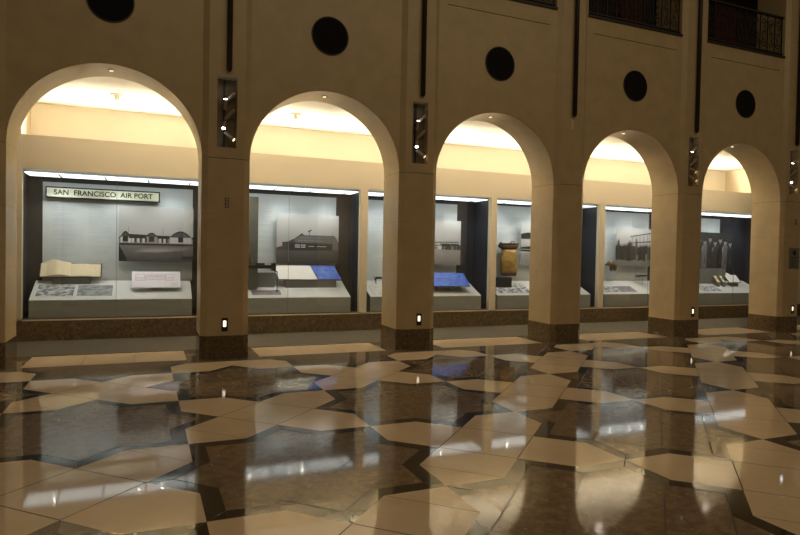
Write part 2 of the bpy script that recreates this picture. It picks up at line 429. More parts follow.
for i, (L_, R_) in enumerate(CASES):
    t = thing('display_case', (0, 0, 0), 'built-in glass fronted museum display case '+CL[i], 'display case', 'display cases along the gallery wall')
    lin = LIN[i]; a, b = L_-.04, R_+.04; yf, yb = YB+.125, 3.40
    MB().box(a, yb+.02, CZ0-.02, b, yb+.06, CZ1+.0).build('back_wall', mat('brown_black_lining', (.045, .038, .032), .6) if i < 2 else lin, t)
    MB().box(a-.03, yf, CZ0-.02, a, yb+.06, CZ1).build('side_wall', CHAR if i < 2 else NAVY, t)
    MB().box(b, yf, CZ0-.02, b+.03, yb+.06, CZ1).build('side_wall', CHAR if i == 0 else NAVY, t)
    MB().box(a, yf, CZ0-.04, b, yb+.06, CZ0-.02).build('case_floor', CHAR, t)
    MB().box(a, yf, CZ1, b, yb+.06, CZ1+.03).build('case_ceiling', CHAR, t)
    lp = MB().box(L_+.01, YB+.135, CZ1-.052, R_-.01, 3.22, CZ1-.034).build('light_diffuser', CASELIGHT, t)
    n = 4
    for q in range(1, n+1):
        x = L_+(R_-L_)*(q-.28)/n
        MB().box(x-.012, YB+.135, CZ1-.060, x+.012, 3.22, CZ1-.0522).build('diffuser_bar', BLACK, lp)
    for x in SPX[i]:
        h = MB().tube([(x, YB+.19, CZ1-.053), (x, YB+.19, CZ1-.066)], .024, 14).build('spot_lamp', METAL, t)
        MB().tube([(x, YB+.19, CZ1-.066), (x, YB+.19, CZ1-.069)], .015, 12).build('lens', SPOTW, h)
    for x in (L_+.5, (L_+R_)/2, R_-.5):
        l = bpy.data.lights.new('case_spot', 'SPOT'); l.energy = 26; l.spot_size = 2.0; l.spot_blend = .9; l.color = (.95, 1, 1); l.shadow_soft_size = .12
        lo = bpy.data.objects.new('case_spot', l); C.objects.link(lo); lo.parent = t; lo.location = (x, YB+.22, CZ1-.11)
        lo.rotation_euler = Vector((0, .40, -.92)).to_track_quat('-Z', 'Y').to_euler()
    # glass, two panes with a hairline joint
    mid = (L_+R_)/2
    for (u, v) in ((L_, mid-.003), (mid+.003, R_)):
        MB().box(u, YB+.035, CZ0, v, YB+.043, CZ1).build('glass_pane', GLASS, t)
    MB().box(mid-.003, YB+.035, CZ0, mid+.003, YB+.043, CZ1).build('glass_joint', mat('joint_seal', (.16, .2, .19), .4), t)
    MB().box(L_, YB+.01, CZ0, R_, YB+.12, CZ0+.014).build('bottom_rail', BRASS, t)
    # sloping deck
    da, db = L_+(.09 if i == 0 else .12), R_-.155
    yb2 = 3.34; f_ = MB()
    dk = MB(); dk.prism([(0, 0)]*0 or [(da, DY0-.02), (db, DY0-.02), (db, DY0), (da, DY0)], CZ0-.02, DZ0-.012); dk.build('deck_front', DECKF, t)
    d2 = MB(); n0 = [(DY0-.025, DZ0-.011), (yb2, deckz(yb2)), (yb2, deckz(yb2)-.02), (DY0-.025, DZ0-.024)]
    d2.v = [(da, y, z) for y, z in n0]+[(db, y, z) for y, z in n0]
    d2.f = [(0, 1, 2, 3), (7, 6, 5, 4), (0, 4, 5, 1), (1, 5, 6, 2), (2, 6, 7, 3), (3, 7, 4, 0)]; d2.m = [0]*6
    d2.build('sloped_deck', DECK, t)
    d3 = MB(); s0 = [(DY0, CZ0-.02), (DY0, DZ0-.02), (yb2, deckz(yb2)-.02), (yb2, CZ0-.02)]
    for x_ in (da, db-.012):
        d3 = MB()
        d3.v += [(x_, y, z) for y, z in s0]+[(x_+.012, y, z) for y, z in s0]; q = len(d3.v)-8
        d3.f += [(q, q+1, q+2, q+3), (q+7, q+6, q+5, q+4), (q, q+4, q+5, q+1), (q+1, q+5, q+6, q+2), (q+2, q+6, q+7, q+3)]; d3.m += [0]*5
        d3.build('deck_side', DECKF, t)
    pass
    # frosted back panel with faint printing
    x0, x1, z0, z1 = BP[i]
    bp = MB().box(x0, 3.385, z0, x1, 3.397, z1).build('frosted_back_panel', PANEL, t)
    tx = MB(); random.seed(i+3)
    cols = 4 if i < 5 else 2
    for c_ in range(cols):
        cx0 = x0+.15+(x1-x0-.2)*c_/cols
        z = z1-.30 if i < 5 else z1-.05
        while z > z0+.12:
            if random.random() < .72:
                ww = (.3+.12*random.random())*(.6 if random.random() < .15 else 1)
                tx.face([(cx0, 3.3835, z), (cx0+ww, 3.3835, z), (cx0+ww, 3.3835, z+.008), (cx0, 3.3835, z+.008)])
            z -= .034
    tx.build('faint_printing', TEXTI, bp)
    for nm, cx, cy, wd, ln, m in DECKPR[i]:
        if i in (0, 1, 4): flat_item(t, 'print_border', cx, cy+.015, wd+.04, ln+.07, P_WHITE, .002)
        flat_item(t, nm, cx, cy, wd, ln, m, .004, 0)
    tb = MB()
    for (cx, n_) in {0: [], 1: [(1.9, 5), (2.45, 5)], 2: [(5.2, 3)], 3: [], 4: [], 5: [(14.3, 4), (14.9, 4)]}[i]:
        for q in range(n_):
            y = 3.12-.055*q; z = deckz(y)+.003; tb.face([(cx-.25, y, z), (cx+.22, y, z), (cx+.22, y+.02, z+.02*DS), (cx-.25, y+.02, z+.02*DS)])
    if tb.f: tb.build('deck_text', P_TXT, t)

# ------------------------------------------------------------------ photographs (flat prints mounted in front of the back panels)
def gradient(name, lo, hi, z0, z1, noise=.0):
    m = bpy.data.materials.new(name); m.use_nodes = True; nt = m.node_tree; N = nt.nodes
    p = N['Principled BSDF']; p.inputs['Roughness'].default_value = .4
    tc = N.new('ShaderNodeTexCoord'); sp = N.new('ShaderNodeSeparateXYZ'); mr = N.new('ShaderNodeMapRange')
    mr.inputs['From Min'].default_value = z0; mr.inputs['From Max'].default_value = z1
    r = N.new('ShaderNodeValToRGB'); r.color_ramp.elements[0].color = (*lo, 1); r.color_ramp.elements[1].color = (*hi, 1)
    nt.links.new(tc.outputs['Object'], sp.inputs[0]); nt.links.new(sp.outputs['Z'], mr.inputs['Value'])
    if noise:
        n = N.new('ShaderNodeTexNoise'); n.inputs['Scale'].default_value = 5; n.inputs['Detail'].default_value = 6
        mp = N.new('ShaderNodeMapping'); mp.inputs['Scale'].default_value = (1, 1, 5)
        nt.links.new(tc.outputs['Object'], mp.inputs[0]); nt.links.new(mp.outputs[0], n.inputs[0])
        a = N.new('ShaderNodeMath'); a.operation = 'MULTIPLY_ADD'; a.inputs[1].default_value = noise
        nt.links.new(n.outputs['Fac'], a.inputs[0]); nt.links.new(mr.outputs[0], a.inputs[2])
        nt.links.new(a.outputs[0], r.inputs[0])
    else: nt.links.new(mr.outputs[0], r.inputs[0])
    nt.links.new(r.outputs[0], p.inputs['Base Color']); return m
GR = lambda v, s=1.0: mat('photo_tone_%d' % int(v*1000), (v, v*.97, v*.96), .5)
class Photo:
    def __init__(s, name, x0, x1, z0, z1, y, label, sky, ground, hz, group='photographs in the display cases'):
        s.w, s.h = x1-x0, z1-z0
        s.t = thing(name, ((x0+x1)/2, y, z0), label, 'photograph', group)
        MB().box(-s.w/2, 0, 0, s.w/2, .012, s.h).build('mounting_board', P_WHITE, s.t)
        s.b = MB(); s.n = 0; s.mb2 = {}
        s.poly([(0, 0), (1, 0), (1, 1), (0, 1)], sky); s.poly([(0, 0), (1, 0), (1, hz), (0, hz)], ground)
        # standoffs to the back wall
    def poly(s, pts, m):
        s.n += 1; y = -.0004-.00012*s.n
        s.b.face([((u-.5)*s.w, y, v*s.h) for u, v in pts], m)
    def rect(s, a, b, c, d, m): s.poly([(a, b), (c, b), (c, d), (a, d)], m)
    def disc(s, x, y, r, m, sy=1.): s.poly([(x+r*math.cos(q*PI/6), y+r*sy*s.w/s.h*math.sin(q*PI/6)) for q in range(12)], m)
    def done(s):
        s.b.build('picture', None, s.t)
        MB().box(-.02, .012, s.h*.5-.02, .02, 3.384-s.t.location.y, s.h*.5+.02).build('standoff', METAL, s.t)
SKY = lambda n, a, b: gradient('photo_sky_%s' % n, (a,)*3, (b,)*3, 0, 1.05)
def GND(n, a, b): return gradient('photo_ground_%s' % n, (a, a*.94, a*.92), (b, b*.95, b*.93), 0, .4, .6)
# 1 row of gabled hangars
p = Photo('hangar_row_photograph', -1.58, -.255, 1.367, 2.412, 3.22, 'large black and white photograph of a low building with three arched gables', SKY('a', .55, .42), GND('a', .03, .2), .32)
D, Dm, Wt = GR(.025), GR(.08), GR(.6)
p.rect(.0, .32, 1, .44, GR(.22))
p.poly([(0, .43), (.05, .5), (1, .46), (1, .42), (0, .42)], D)
for a, b, h in ((.02, .15, .55), (.34, .52, .53), (.66, .99, .57)):
    m_ = (a+b)/2; n = 10
    p.poly([(a+(b-a)*q/n, .44+(h-.44)*math.sin(PI*q/n)) for q in range(n+1)], D)
    p.rect(a+.015, .34, b-.015, .46, Wt if a > .6 else GR(.30))
    p.poly([(a+.02+(b-a-.04)*q/n, .45+(h-.48)*math.sin(PI*q/n)) for q in range(n+1)], Dm)
    p.rect(m_-.035, .36, m_+.035, .46, D)
for a in (.17, .24, .31, .53, .59): p.rect(a, .34, a+.03, .42, Wt); p.rect(a+.033, .35, a+.055, .44, D)
p.rect(.86, .34, .93, .45, Wt); p.rect(.02, .34, .05, .44, Wt); p.rect(.12, .34, .16, .42, Wt)
for x in (.12, .58, .8): p.rect(x, .5, x+.004, .63, D)
p.rect(.85, .05, 1, .1, D); p.poly([(0, 0), (.12, 0), (.05, .18), (0, .3)], D); p.poly([(.2, .17), (.5, .16), (.85, .2), (.95, .26), (.3, .25)], GR(.24)); p.poly([(.3, .18), (.5, .17), (.75, .2), (.6, .23), (.35, .22)], GR(.32)); p.rect(0, .30, 1, .325, D); p.done()
# 2 hangar with rooftop beacon
p = Photo('beacon_hangar_photograph', 1.38, 2.715, 1.365, 2.395, 3.22, 'large black and white photograph of a hangar with a beacon on its roof', SKY('b', .28, .55), GND('b', .03, .11), .26)
p.poly([(.0, .26), (.0, .32), (.09, .35), (.09, .43), (.18, .44), (.3, .52), (.36, .58), (.40, .62), (.44, .58), (.93, .58), (.99, .44), (1, .26)], GR(.07))
p.poly([(.27, .49), (.42, .575), (.93, .575), (.98, .46), (.9, .42), (.3, .42)], GR(.14))
p.poly([(.2, .26), (.2, .42), (.9, .40), (.9, .28)], GR(.035)); p.poly([(.9, .28), (.9, .42), (.95, .56), (1, .44), (1, .27)], GR(.16))
p.rect(.52, .57, .528, .66, D); p.poly([(.49, .66), (.55, .70), (.56, .68), (.5, .64)], D); p.rect(.90, .56, .903, .70, GR(.2))
for a, b, z in ((.29, .37, .365), (.385, .46, .365), (.29, .37, .325), (.385, .46, .325), (.51, .6, .345), (.64, .80, .345)): p.rect(a, z, b, z+.018 if a < .5 else z+.012, GR(.6))
for q in range(9): p.rect(.34+.045*q, .46, .365+.045*q, .47, GR(.42))
for q in range(7): p.rect(.38+.05*q, .52, .4+.05*q, .528, GR(.4))
p.done()
# 3 biplane on a field
def biplane(p, x, y, s, m):
    p.poly([(x-s*.5, y+.07*s), (x+s*.5, y+.10*s), (x+s*.5, y+.13*s), (x-s*.5, y+.10*s)], m)
    p.poly([(x-s*.45, y-.05*s), (x+s*.45, y-.03*s), (x+s*.45, y-.0*s), (x-s*.45, y-.02*s)], m)
    for q in (-.4, -.25, -.1, .1, .25, .4): p.rect(x+q*s, y-.03*s, x+q*s+.012*s, y+.1*s, m)
    p.poly([(x-.08*s, y-.07*s), (x+.1*s, y-.07*s), (x+.5*s, y+.0*s), (x+.5*s, y+.04*s), (x+.06*s, y+.05*s), (x-.08*s, y+.04*s)], m)
    p.disc(x-.04*s, y-.13*s, .045*s, m); p.disc(x+.1*s, y-.13*s, .045*s, m)
p = Photo('biplane_photograph', 4.37, 5.70, 1.37, 2.40, 3.22, 'large black and white photograph of a biplane parked on a field', SKY('c', .36, .62), GND('c', .12, .34), .36)
p.rect(0, .36, 1, .40, GR(.16)); p.rect(.72, .35, 1, .45, Dm); biplane(p, .66, .45, .6, D)
for q in range(7): p.rect(.76+.035*q, .34, .79+.035*q, (.44, .47, .42, .46, .43, .48, .44)[q], (D, GR(.1), GR(.3), D, GR(.14), D, GR(.08))[q])
p.rect(.55, .35, .63, .43, GR(.6)); p.done()
# 4 stacked dark views (mostly behind the pier)
p = Photo('stacked_view_photograph', 7.38, 8.70, 1.40, 2.42, 3.22, 'tall pale photograph with two dark bands, right of the mail bag', SKY('d', .5, .6), GND('d', .2, .4), .28)
p.poly([(0, .74), (.15, .78), (.5, .74), (1, .70), (1, .62), (0, .62)], D); p.poly([(0, .42), (.3, .46), (1, .5), (1, .3), (0, .32)], D); p.rect(0, .36, 1, .38, GR(.4)); p.done()
# 5 crowd in front of a biplane
p = Photo('crowd_photograph', 10.37, 11.72, 1.39, 2.40, 3.22, 'black and white photograph of a crowd standing before a biplane', SKY('e', .40, .56), GND('e', .12, .3), .2)
p.poly([(.35, .78), (1, .90), (1, .93), (.35, .80)], D); p.poly([(.3, .6), (1, .66), (1, .70), (.3, .62)], Dm)
for q in range(6): p.rect(.4+.1*q, .6, .408+.1*q, .8+.02*q, D)
random.seed(5); p.rect(.0, .17, 1, .52, GR(.05))
for q in range(26):
    x = .02+.038*q; h = .50+random.random()*.07+(.12 if q in (1, 8, 9, 13) else 0)
    p.rect(x-.026, .14+random.random()*.04, x+.026, h, random.choice([GR(.03), GR(.05), GR(.08), GR(.04)])); p.disc(x, h+.02, .015, GR(.3)); p.disc(x, h+.035, .014, D, .5)
p.rect(.5, .18, .56, .3, GR(.2)); p.rect(.75, .15, .8, .33, GR(.25))
p.done()
# 6 dark group portrait
p = Photo('group_portrait_photograph', 13.15, 14.71, 1.38, 2.38, 3.24, 'large dark photograph of people in pale coats standing close together', GR(.035), GR(.02), .15)
random.seed(11)
for q in range(8):
    x = .05+.13*q; h = (.70, .78, .74, .82, .72, .80, .74, .7)[q]
    p.poly([(x-.085, 0), (x+.085, 0), (x+.08, h-.16), (x+.03, h-.04), (x-.03, h-.04), (x-.08, h-.16)], (GR(.10), GR(.02), GR(.16), GR(.03), GR(.05), GR(.02), GR(.14), GR(.03))[q])
    p.poly([(x-.02, h-.06), (x+.02, h-.06), (x, h-.15)], GR(.22)); p.disc(x, h, .04, GR(.30), 1.2); p.disc(x, h+.05, .046, GR(.02), .5); p.rect(x-.022, h+.0, x+.022, h+.008, GR(.05))
    p.poly([(x-.085, .45), (x-.045, .5), (x-.03, h-.10), (x-.075, h-.17)], GR((.20, .05, .26, .06)[q % 4])); p.poly([(x-.02, .1), (x+.02, .12), (x+.01, .4)], GR(.07))
p.done()

# ------------------------------------------------------------------ the airport signboard
t = thing('airport_signboard', (-1.83, 3.28, 2.608), 'long cream signboard with black letters SAN FRANCISCO AIR PORT', 'sign')
SW, SH = 1.925, .208
MB().box(-SW/2, 0, -SH/2, SW/2, .05, SH/2).build('sign_board', BLACK, t)
MB().box(-SW/2+.022, -.004, -SH/2+.024, SW/2-.022, 0, SH/2-.024).build('sign_face', mat('sign_cream_face', (.86, .88, .68), .6), t)
lt = text_mesh('lettering', 'SAN  FRANCISCO  AIR PORT', .125, mat('letter_black', (.01, .01, .01), .95, spec=.05), t, (0, -.007, 0))
wd = max(v.co.x for v in lt.data.vertices)-min(v.co.x for v in lt.data.vertices); lt.scale = (1.66/wd, 1, 1.05)
MB().box(-.6, .05, -.02, -.56, .10, .02).box(.56, .05, -.02, .6, .10, .02).build('mounting_bracket', METAL, t)

# ------------------------------------------------------------------ things inside the cases
PAGE = mat('aged_page', (.78, .66, .44), .7, col2=(.84, .73, .52), scale=30); PAGE2 = mat('white_page', (.78, .76, .73), .6)
STAND = mat('grey_stand', (.17, .165, .155), .5); LEATHER = mat('dark_leather', (.05, .025, .014), .5)
def open_book(name, loc, w_, h_, lean, label, page, cat='book', thick=.065, group=None):
    t = thing(name, loc, label, cat, group); r = (-lean, 0, 0)
    hold = []
    for s_, nm in ((-1, 'left_pages'), (1, 'right_pages')):
        n = 10; prof = []
        for q in range(n+1):
            u = q/n; prof.append((s_*u*w_/2, -thick*(.35+math.sin(PI*min(1, u*1.15+.05))*(1.25 if s_ < 0 else .35)*(1-u*.4))))
        m_ = MB(); top = [(x, y, h_*(1+(.22*math.sin(PI*min(1, (1-abs(x)/(w_/2))*1.3))**2 if s_ < 0 else -.06))) for x, y in prof]; bot = [(x, y, 0) for x, y in prof]
        for q in range(n):
            m_.face([bot[q], bot[q+1], top[q+1], top[q]]); m_.face([(prof[q][0], 0, 0), (prof[q+1][0], 0, 0), bot[q+1], bot[q]]); m_.face([(prof[q][0], 0, h_), (prof[q+1][0], 0, h_), top[q+1], top[q]])
            m_.face([(prof[q][0], 0, 0), (prof[q+1][0], 0, 0), (prof[q+1][0], 0, h_), (prof[q][0], 0, h_)])
        m_.face([(prof[n][0], 0, 0), bot[n], top[n], (prof[n][0], 0, h_*.94)])
        m_.build(nm, page, t, rot=r)
    MB().box(-w_/2-.02, .001, -.012, w_/2+.02, .010, h_+.012).build('cover', LEATHER, t, rot=r)
    return t
bk = open_book('open_ledger', (-2.37, 3.19, 1.068), .97, .27, math.radians(30), 'wide open ledger with cream pages on a low grey stand', PAGE)
m_ = MB().box(-.29, .0, deckz(3.19)-1.068, .32, .10, -.015); m_.build('stand', STAND, bk)
# tilted drawing
t = thing('tilted_drawing', (-.92, 2.88, .885), 'pale tilted panel printed with a reddish building elevation', 'drawing'); r = (-math.radians(38), 0, 0)
MB().box(-.425, 0, 0, .425, .014, .37).build('panel', P_WHITE, t, rot=r)
MB().box(-.42, -.002, .004, .42, 0, .366).build('drawing_sheet', mat('lilac_paper', (.72, .68, .74), .5), t, rot=r)
RD = mat('red_ink', (.42, .2, .22), .6); d = MB()
def ln(x0, z0, x1, z1, th=.005): d.box(min(x0, x1)-th/2, -.0032, min(z0, z1)-th/2, max(x0, x1)+th/2, -.0024, max(z0, z1)+th/2)
for a, b in ((-.36, -.2), (.16, .3)):
    ln(a, .16, b, .16); ln(a, .30, b, .30); ln(a, .16, a, .30); ln(b, .16, b, .30); ln(a, .23, b, .23)
    for q in range(4): x = a+(b-a)*(q+.5)/4; ln(x, .17, x, .22)
for z in (.18, .26, .29): ln(-.2, z, .16, z)
for q in range(12): x = -.19+.03*q; ln(x, .19, x, .25); ln(x+.012, .265, x+.012, .3 if q % 2 else .28)
for q in range(4): ln(.24, .04+.018*q, .38, .04+.018*q, .0025)
d.build('red_linework', RD, t, rot=r)
MB().tube([(0, .12, -.04), (0, .16, .2)], .012, 8).box(-.1, .06, -.025, .1, .2, -.012).build('support', METAL, t)

# case 2: machine on a grey box, folder
GM = mat('grey_green_paint', (.13, .13, .11), .5); WD = mat('weathered_wood', (.34, .24, .13), .6, col2=(.42, .31, .19), scale=20)
t = thing('survey_instrument', (1.0, 2.98, .83), 'dark grey upright apparatus with a horizontal arm and wooden strut', 'apparatus')
MB().box(-.26, -.04, 0.02, -.04, .03, 1.86).build('upright_board', GM, t, bevel=.006)
MB().box(-.25, -.16, .43, .28, -.06, .50).box(-.1, -.15, .50, .08, -.07, .54).box(.22, -.17, .39, .30, -.05, .54).build('arm', mat('dark_bronze', (.05, .04, .03), .4, .5), t, bevel=.006)
MB().tube([(-.28, -.09, 1.25), (-.26, -.1, .9), (-.17, -.1, .54)], .022, 10).build('strut', WD, t, smooth=True)
MB().tube([(.34, -.10, .36), (.34, -.1, -.02)], .008, 8).tube([(.34, -.1, .0), (.34, -.1, -.05)], .018, 8).tube([(.26, -.1, .40), (.35, -.1, .36)], .01, 8).build('plumb_rod', BLACK, t)
t = tag(MB().box(.76, 3.05, .87, 1.32, 3.3, 1.17).build('grey_riser', mat('mid_grey_paint', (.2, .205, .2), .6), bevel=.003), 'plain grey riser box behind the dark upright apparatus', 'riser')
t = thing('open_folder', (2.03, 3.02, 1.035), 'open folder with a white sheet on the left and blue cover on the right', 'folder')
r = (-math.radians(35), 0, 0)
def para(m_, x0, x1, h_, sk, y0, y1): m_.slab([(x0, 0), (x1, 0), (x1-sk, h_), (x0-sk, h_)], y0, y1)
q = MB(); para(q, -.63, .71, .345, .12, 0, .012); q.build('back_board', STAND, t, rot=r)
q = MB(); para(q, -.62, .18, .34, .12, -.008, -.001); q.build('white_sheet', PAGE2, t, rot=r)
BLUE = print_mat('blueprint', (.025, .085, .48), (.05, .14, .58), 8); PALEB = mat('blueprint_line', (.3, .42, .75), .6)
q = MB(); para(q, .21, .70, .34, .12, -.008, -.001); q.build('blue_cover', BLUE, t, rot=r)
q = MB()
for k in range(12): x = .195-.12*(.02+.028*k)/.34; q.tube([(x, -.002, .015+.028*k), (x, -.016, .02+.028*k), (x, -.002, .025+.028*k)], .003, 5)
q.build('comb_binding', METAL, t, rot=r)
q = MB(); random.seed(2)
for k in range(9): a = random.uniform(.24, .42)-.01*k; q.box(a, -.0095, .03+.034*k, a+random.uniform(.06, .15), -.0082, .034+.034*k)
q.build('pale_lines', PALEB, t, rot=r)
MB().box(-.5, .02, deckz(3.04)-1.035, .6, .12, -.002).build('stand', STAND, t)
# case 3: small model, blue sheet
def small_model(x, y, z, s, label, name='small_model', cat='model'):
    t = thing(name, (x, y, z), label, cat)
    q = MB()
    q.tube([(-.10*s, 0, .10*s), (-.04*s, 0, .13*s), (.08*s, 0, .13*s), (.13*s, 0, .10*s)], .022*s, 8); q.build('body', BLACK, t, smooth=True)
    for a, b in ((-.07, -1), (-.07, 1), (.09, -1), (.09, 1)):
        MB().tube([(a*s, .0, .11*s), (a*s-.01, b*.04*s, 0)], .006*s, 6).build('leg', BLACK, t)
    MB().box(-.12*s, -.04*s, .145*s, .02*s, .04*s, .155*s).build('top_plate', BLACK, t); return t
small_model(3.66, 3.2, deckz(3.2)-.0, 1., 'small dark four-legged device at the back of the deck with the biplane photograph', 'four_legged_device', 'device')
t = thing('tilted_blue_sheet', (5.09, 2.72, .90), 'bright blue tilted blueprint sheet below the biplane photograph', 'blueprint')
r = (-math.radians(52), 0, 0)
MB().box(-.62, 0, 0, .62, .012, .46).build('backing_board', BLACK, t, rot=r)
MB().box(-.615, -.004, .004, .615, 0, .456).build('blueprint_sheet', BLUE, t, rot=r)
q = MB(); random.seed(4)
for k in range(22):
    a = random.uniform(-.56, .35); z = random.uniform(.03, .42); q.box(a, -.0052, z, a+random.uniform(.04, .22), -.0042, z+.004)
for k in range(9): a = -.3+.1*k; q.box(a, -.0052, .07, a+.004, -.0042, .07+.03*(k % 3)+.03)
q.box(.5, -.0052, .28, .53, -.0042, .31); q.build('white_linework', PALEB, t, rot=r)
MB().tube([(0, .2, -.04), (0, .2, .16)], .012, 8).tube([(-.35, .2, .16), (.35, .2, .16)], .01, 8).box(-.15, .12, -.075, .15, .28, -.03).build('support', METAL, t)
# case 4: mail bag
t = thing('mail_bag', (7.02, 3.2, 1.12), 'golden canvas mail bag with a brown leather collar and strap', 'bag')
CANV = mat('golden_canvas', (.34, .19, .04), .45, col2=(.55, .35, .10), scale=14, bump=.25)
BRL = mat('brown_leather', (.10, .045, .02), .5, col2=(.16, .075, .035), scale=18)
def sack(zs, m, nm, tw=0.):
    q = MB(); n = 28; base = len(q.v)
    for i_, (z, a, b, dx) in enumerate(zs):
        for k in range(n):
            th = 2*PI*k/n; wr = 1+.04*math.sin(5*th+z*9)+.03*math.sin(9*th-z*17)
            q.v.append((dx+a*wr*math.copysign(abs(math.cos(th))**.75, math.cos(th)), b*wr*math.copysign(abs(math.sin(th))**.75, math.sin(th)), z))
    for i_ in range(len(zs)-1):
        for k in range(n): k2 = (k+1) % n; q.f.append((i_*n+k, i_*n+k2, (i_+1)*n+k2, (i_+1)*n+k)); q.m.append(0)
    q.f.append(tuple(reversed(range(n)))); q.f.append(tuple((len(zs)-1)*n+k for k in range(n))); q.m += [0, 0]
    return q.build(nm, m, t, smooth=True)
sack([(.07, .215, .06, .02), (.12, .225, .085, .02), (.22, .21, .10, .0), (.34, .215, .105, -.015), (.46, .21, .10, -.01), (.56, .20, .09, .01), (.66, .19, .075, 0)], CANV, 'canvas_body')
sack([(.0, .20, .05, .03), (.05, .22, .065, .02), (.085, .222, .07, .02)], BRL, 'leather_bottom')
sack([(.65, .20, .085, 0), (.68, .25, .09, 0), (.73, .28, .095, 0), (.77, .25, .09, -.01)], BRL, 'leather_collar')
MB().box(-.24, -.1, .765, .24, .06, .795).tube([(-.27, -.05, .74), (-.29, -.06, .79), (-.24, -.05, .81)], .018, 8).build('top_flap', BRL, t, bevel=.006)
MB().tube([(.02, -.03, .79), (.05, -.04, .84), (.11, -.04, .84), (.14, -.03, .79)], .010, 8).tube([(.26, -.07, .74), (.30, -.08, .70), (.27, -.08, .63), (.24, -.07, .68)], .008, 8).build('strap_ring', LEATHER, t, smooth=True)
MB().box(-.03, .06, .3, .03, .184, .36).build('hanger', METAL, t)
tag(MB().box(6.56, 3.0, deckz(3.0)+.001, 7.0, 3.2, 1.09).build('black_block', mat('matte_black', (.015, .015, .015), .7), bevel=.01), 'low black block under the golden mail bag', 'block')
# case 5: helmet, model
t = thing('flying_helmet', (10.17, 3.16, 1.26), 'brown leather flying helmet mounted on the pale panel', 'helmet')
q = MB(); n = 20; rings = 9
for i_ in range(rings+1):
    ph = PI*.52*i_/rings; z = .15+.14*math.cos(ph); r_ = .135*math.sin(ph)+.0005
    for k in range(n):
        th = 2*PI*k/n; q.v.append((r_*1.05*math.cos(th)*(1+.03*math.sin(3*th)), r_*.8*math.sin(th), z))
for i_ in range(rings):
    for k in range(n): k2 = (k+1) % n; q.f.append((i_*n+k, i_*n+k2, (i_+1)*n+k2, (i_+1)*n+k)); q.m.append(0)
q.f.append(tuple(rings*n+k for k in range(n))); q.m.append(0)
HL = mat('helmet_leather', (.10, .06, .03), .55, col2=(.17, .11, .06), scale=16, bump=.2)
q.build('crown', HL, t, smooth=True)
MB().slab([(-.13, .17), (-.03, .16), (-.02, .06), (-.06, -.0), (-.10, .02)], -.09, -.05).build('ear_flap', HL, t, bevel=.008)
MB().slab([(.13, .17), (.05, .16), (.03, .04), (.08, -.0), (.13, .06)], -.07, -.02).build('ear_flap', HL, t, bevel=.008)
MB().box(-.02, .06, .15, .02, .224, .19).build('mount', METAL, t)
t = thing('model_airplane', (11.2, 3.1, deckz(3.1)-.0), 'small dark model airplane on a thin stem', 'model')
MB().tube([(0, 0, 0), (0, 0, .24)], .006, 6).build('stem', METAL, t)
MB().tube([(-.24, 0, .24), (-.1, 0, .25), (.15, 0, .26), (.24, 0, .27)], .018, 8).build('fuselage', BLACK, t, smooth=True)
MB().box(-.06, -.2, .27, .06, .2, .279).box(-.06, -.2, .215, .06, .2, .224).build('wings', BLACK, t)
MB().box(.19, -.07, .27, .25, .07, .277).box(.2, -.004, .27, .25, .004, .33).build('tail', BLACK, t)
MB().tube([(-.255, 0, .17), (-.255, 0, .31)], .008, 6).build('propeller', WD, t)
# case 6: riser with pamphlets and open book
tag(MB().slab([(13.3, deckz(3.2)), (14.38, deckz(3.2)), (14.38, 1.36), (13.3, 1.36)], 3.14, 3.2).build('leaning_grey_panel', mat('mid_grey_paint', (.2, .205, .2), .6)), 'dark grey upright board behind the yellow pamphlets', 'board')
YEL = mat('yellow_cover', (.62, .44, .05), .5); GRN = mat('olive_cover', (.35, .36, .10), .5)
for x, wd_, m_, lb in ((13.93, .12, YEL, 'wider yellow pamphlet leaning left of the open book'), (14.15, .10, GRN, 'narrow olive yellow pamphlet between the wider one and the open book')):
    t = thing('pamphlet', (x, 2.98, deckz(2.98)+.13), lb, 'pamphlet', 'pamphlets by the group portrait'); r = (-math.radians(40), 0, 0)
    MB().box(-wd_/2, 0, 0, wd_/2, .008, .27).build('cover', m_, t, rot=r)
    MB().box(-wd_/2+.015, -.002, .03, wd_/2-.015, 0, .09).box(-wd_/2+.015, -.002, .17, wd_/2-.015, 0, .23).build('printed_label', P_WHITE, t, rot=r)
    MB().box(-wd_/2, .01, -.13, wd_/2, .15, .0).build('stand', STAND, t)
bk = open_book('open_white_book', (14.58, 2.98, deckz(2.98)+.13), .46, .28, math.radians(42), 'open book with white pages below the group portrait', PAGE2, thick=.03)
MB().box(-.15, .02, -.13, .15, .15, -.02).build('stand', STAND, bk)

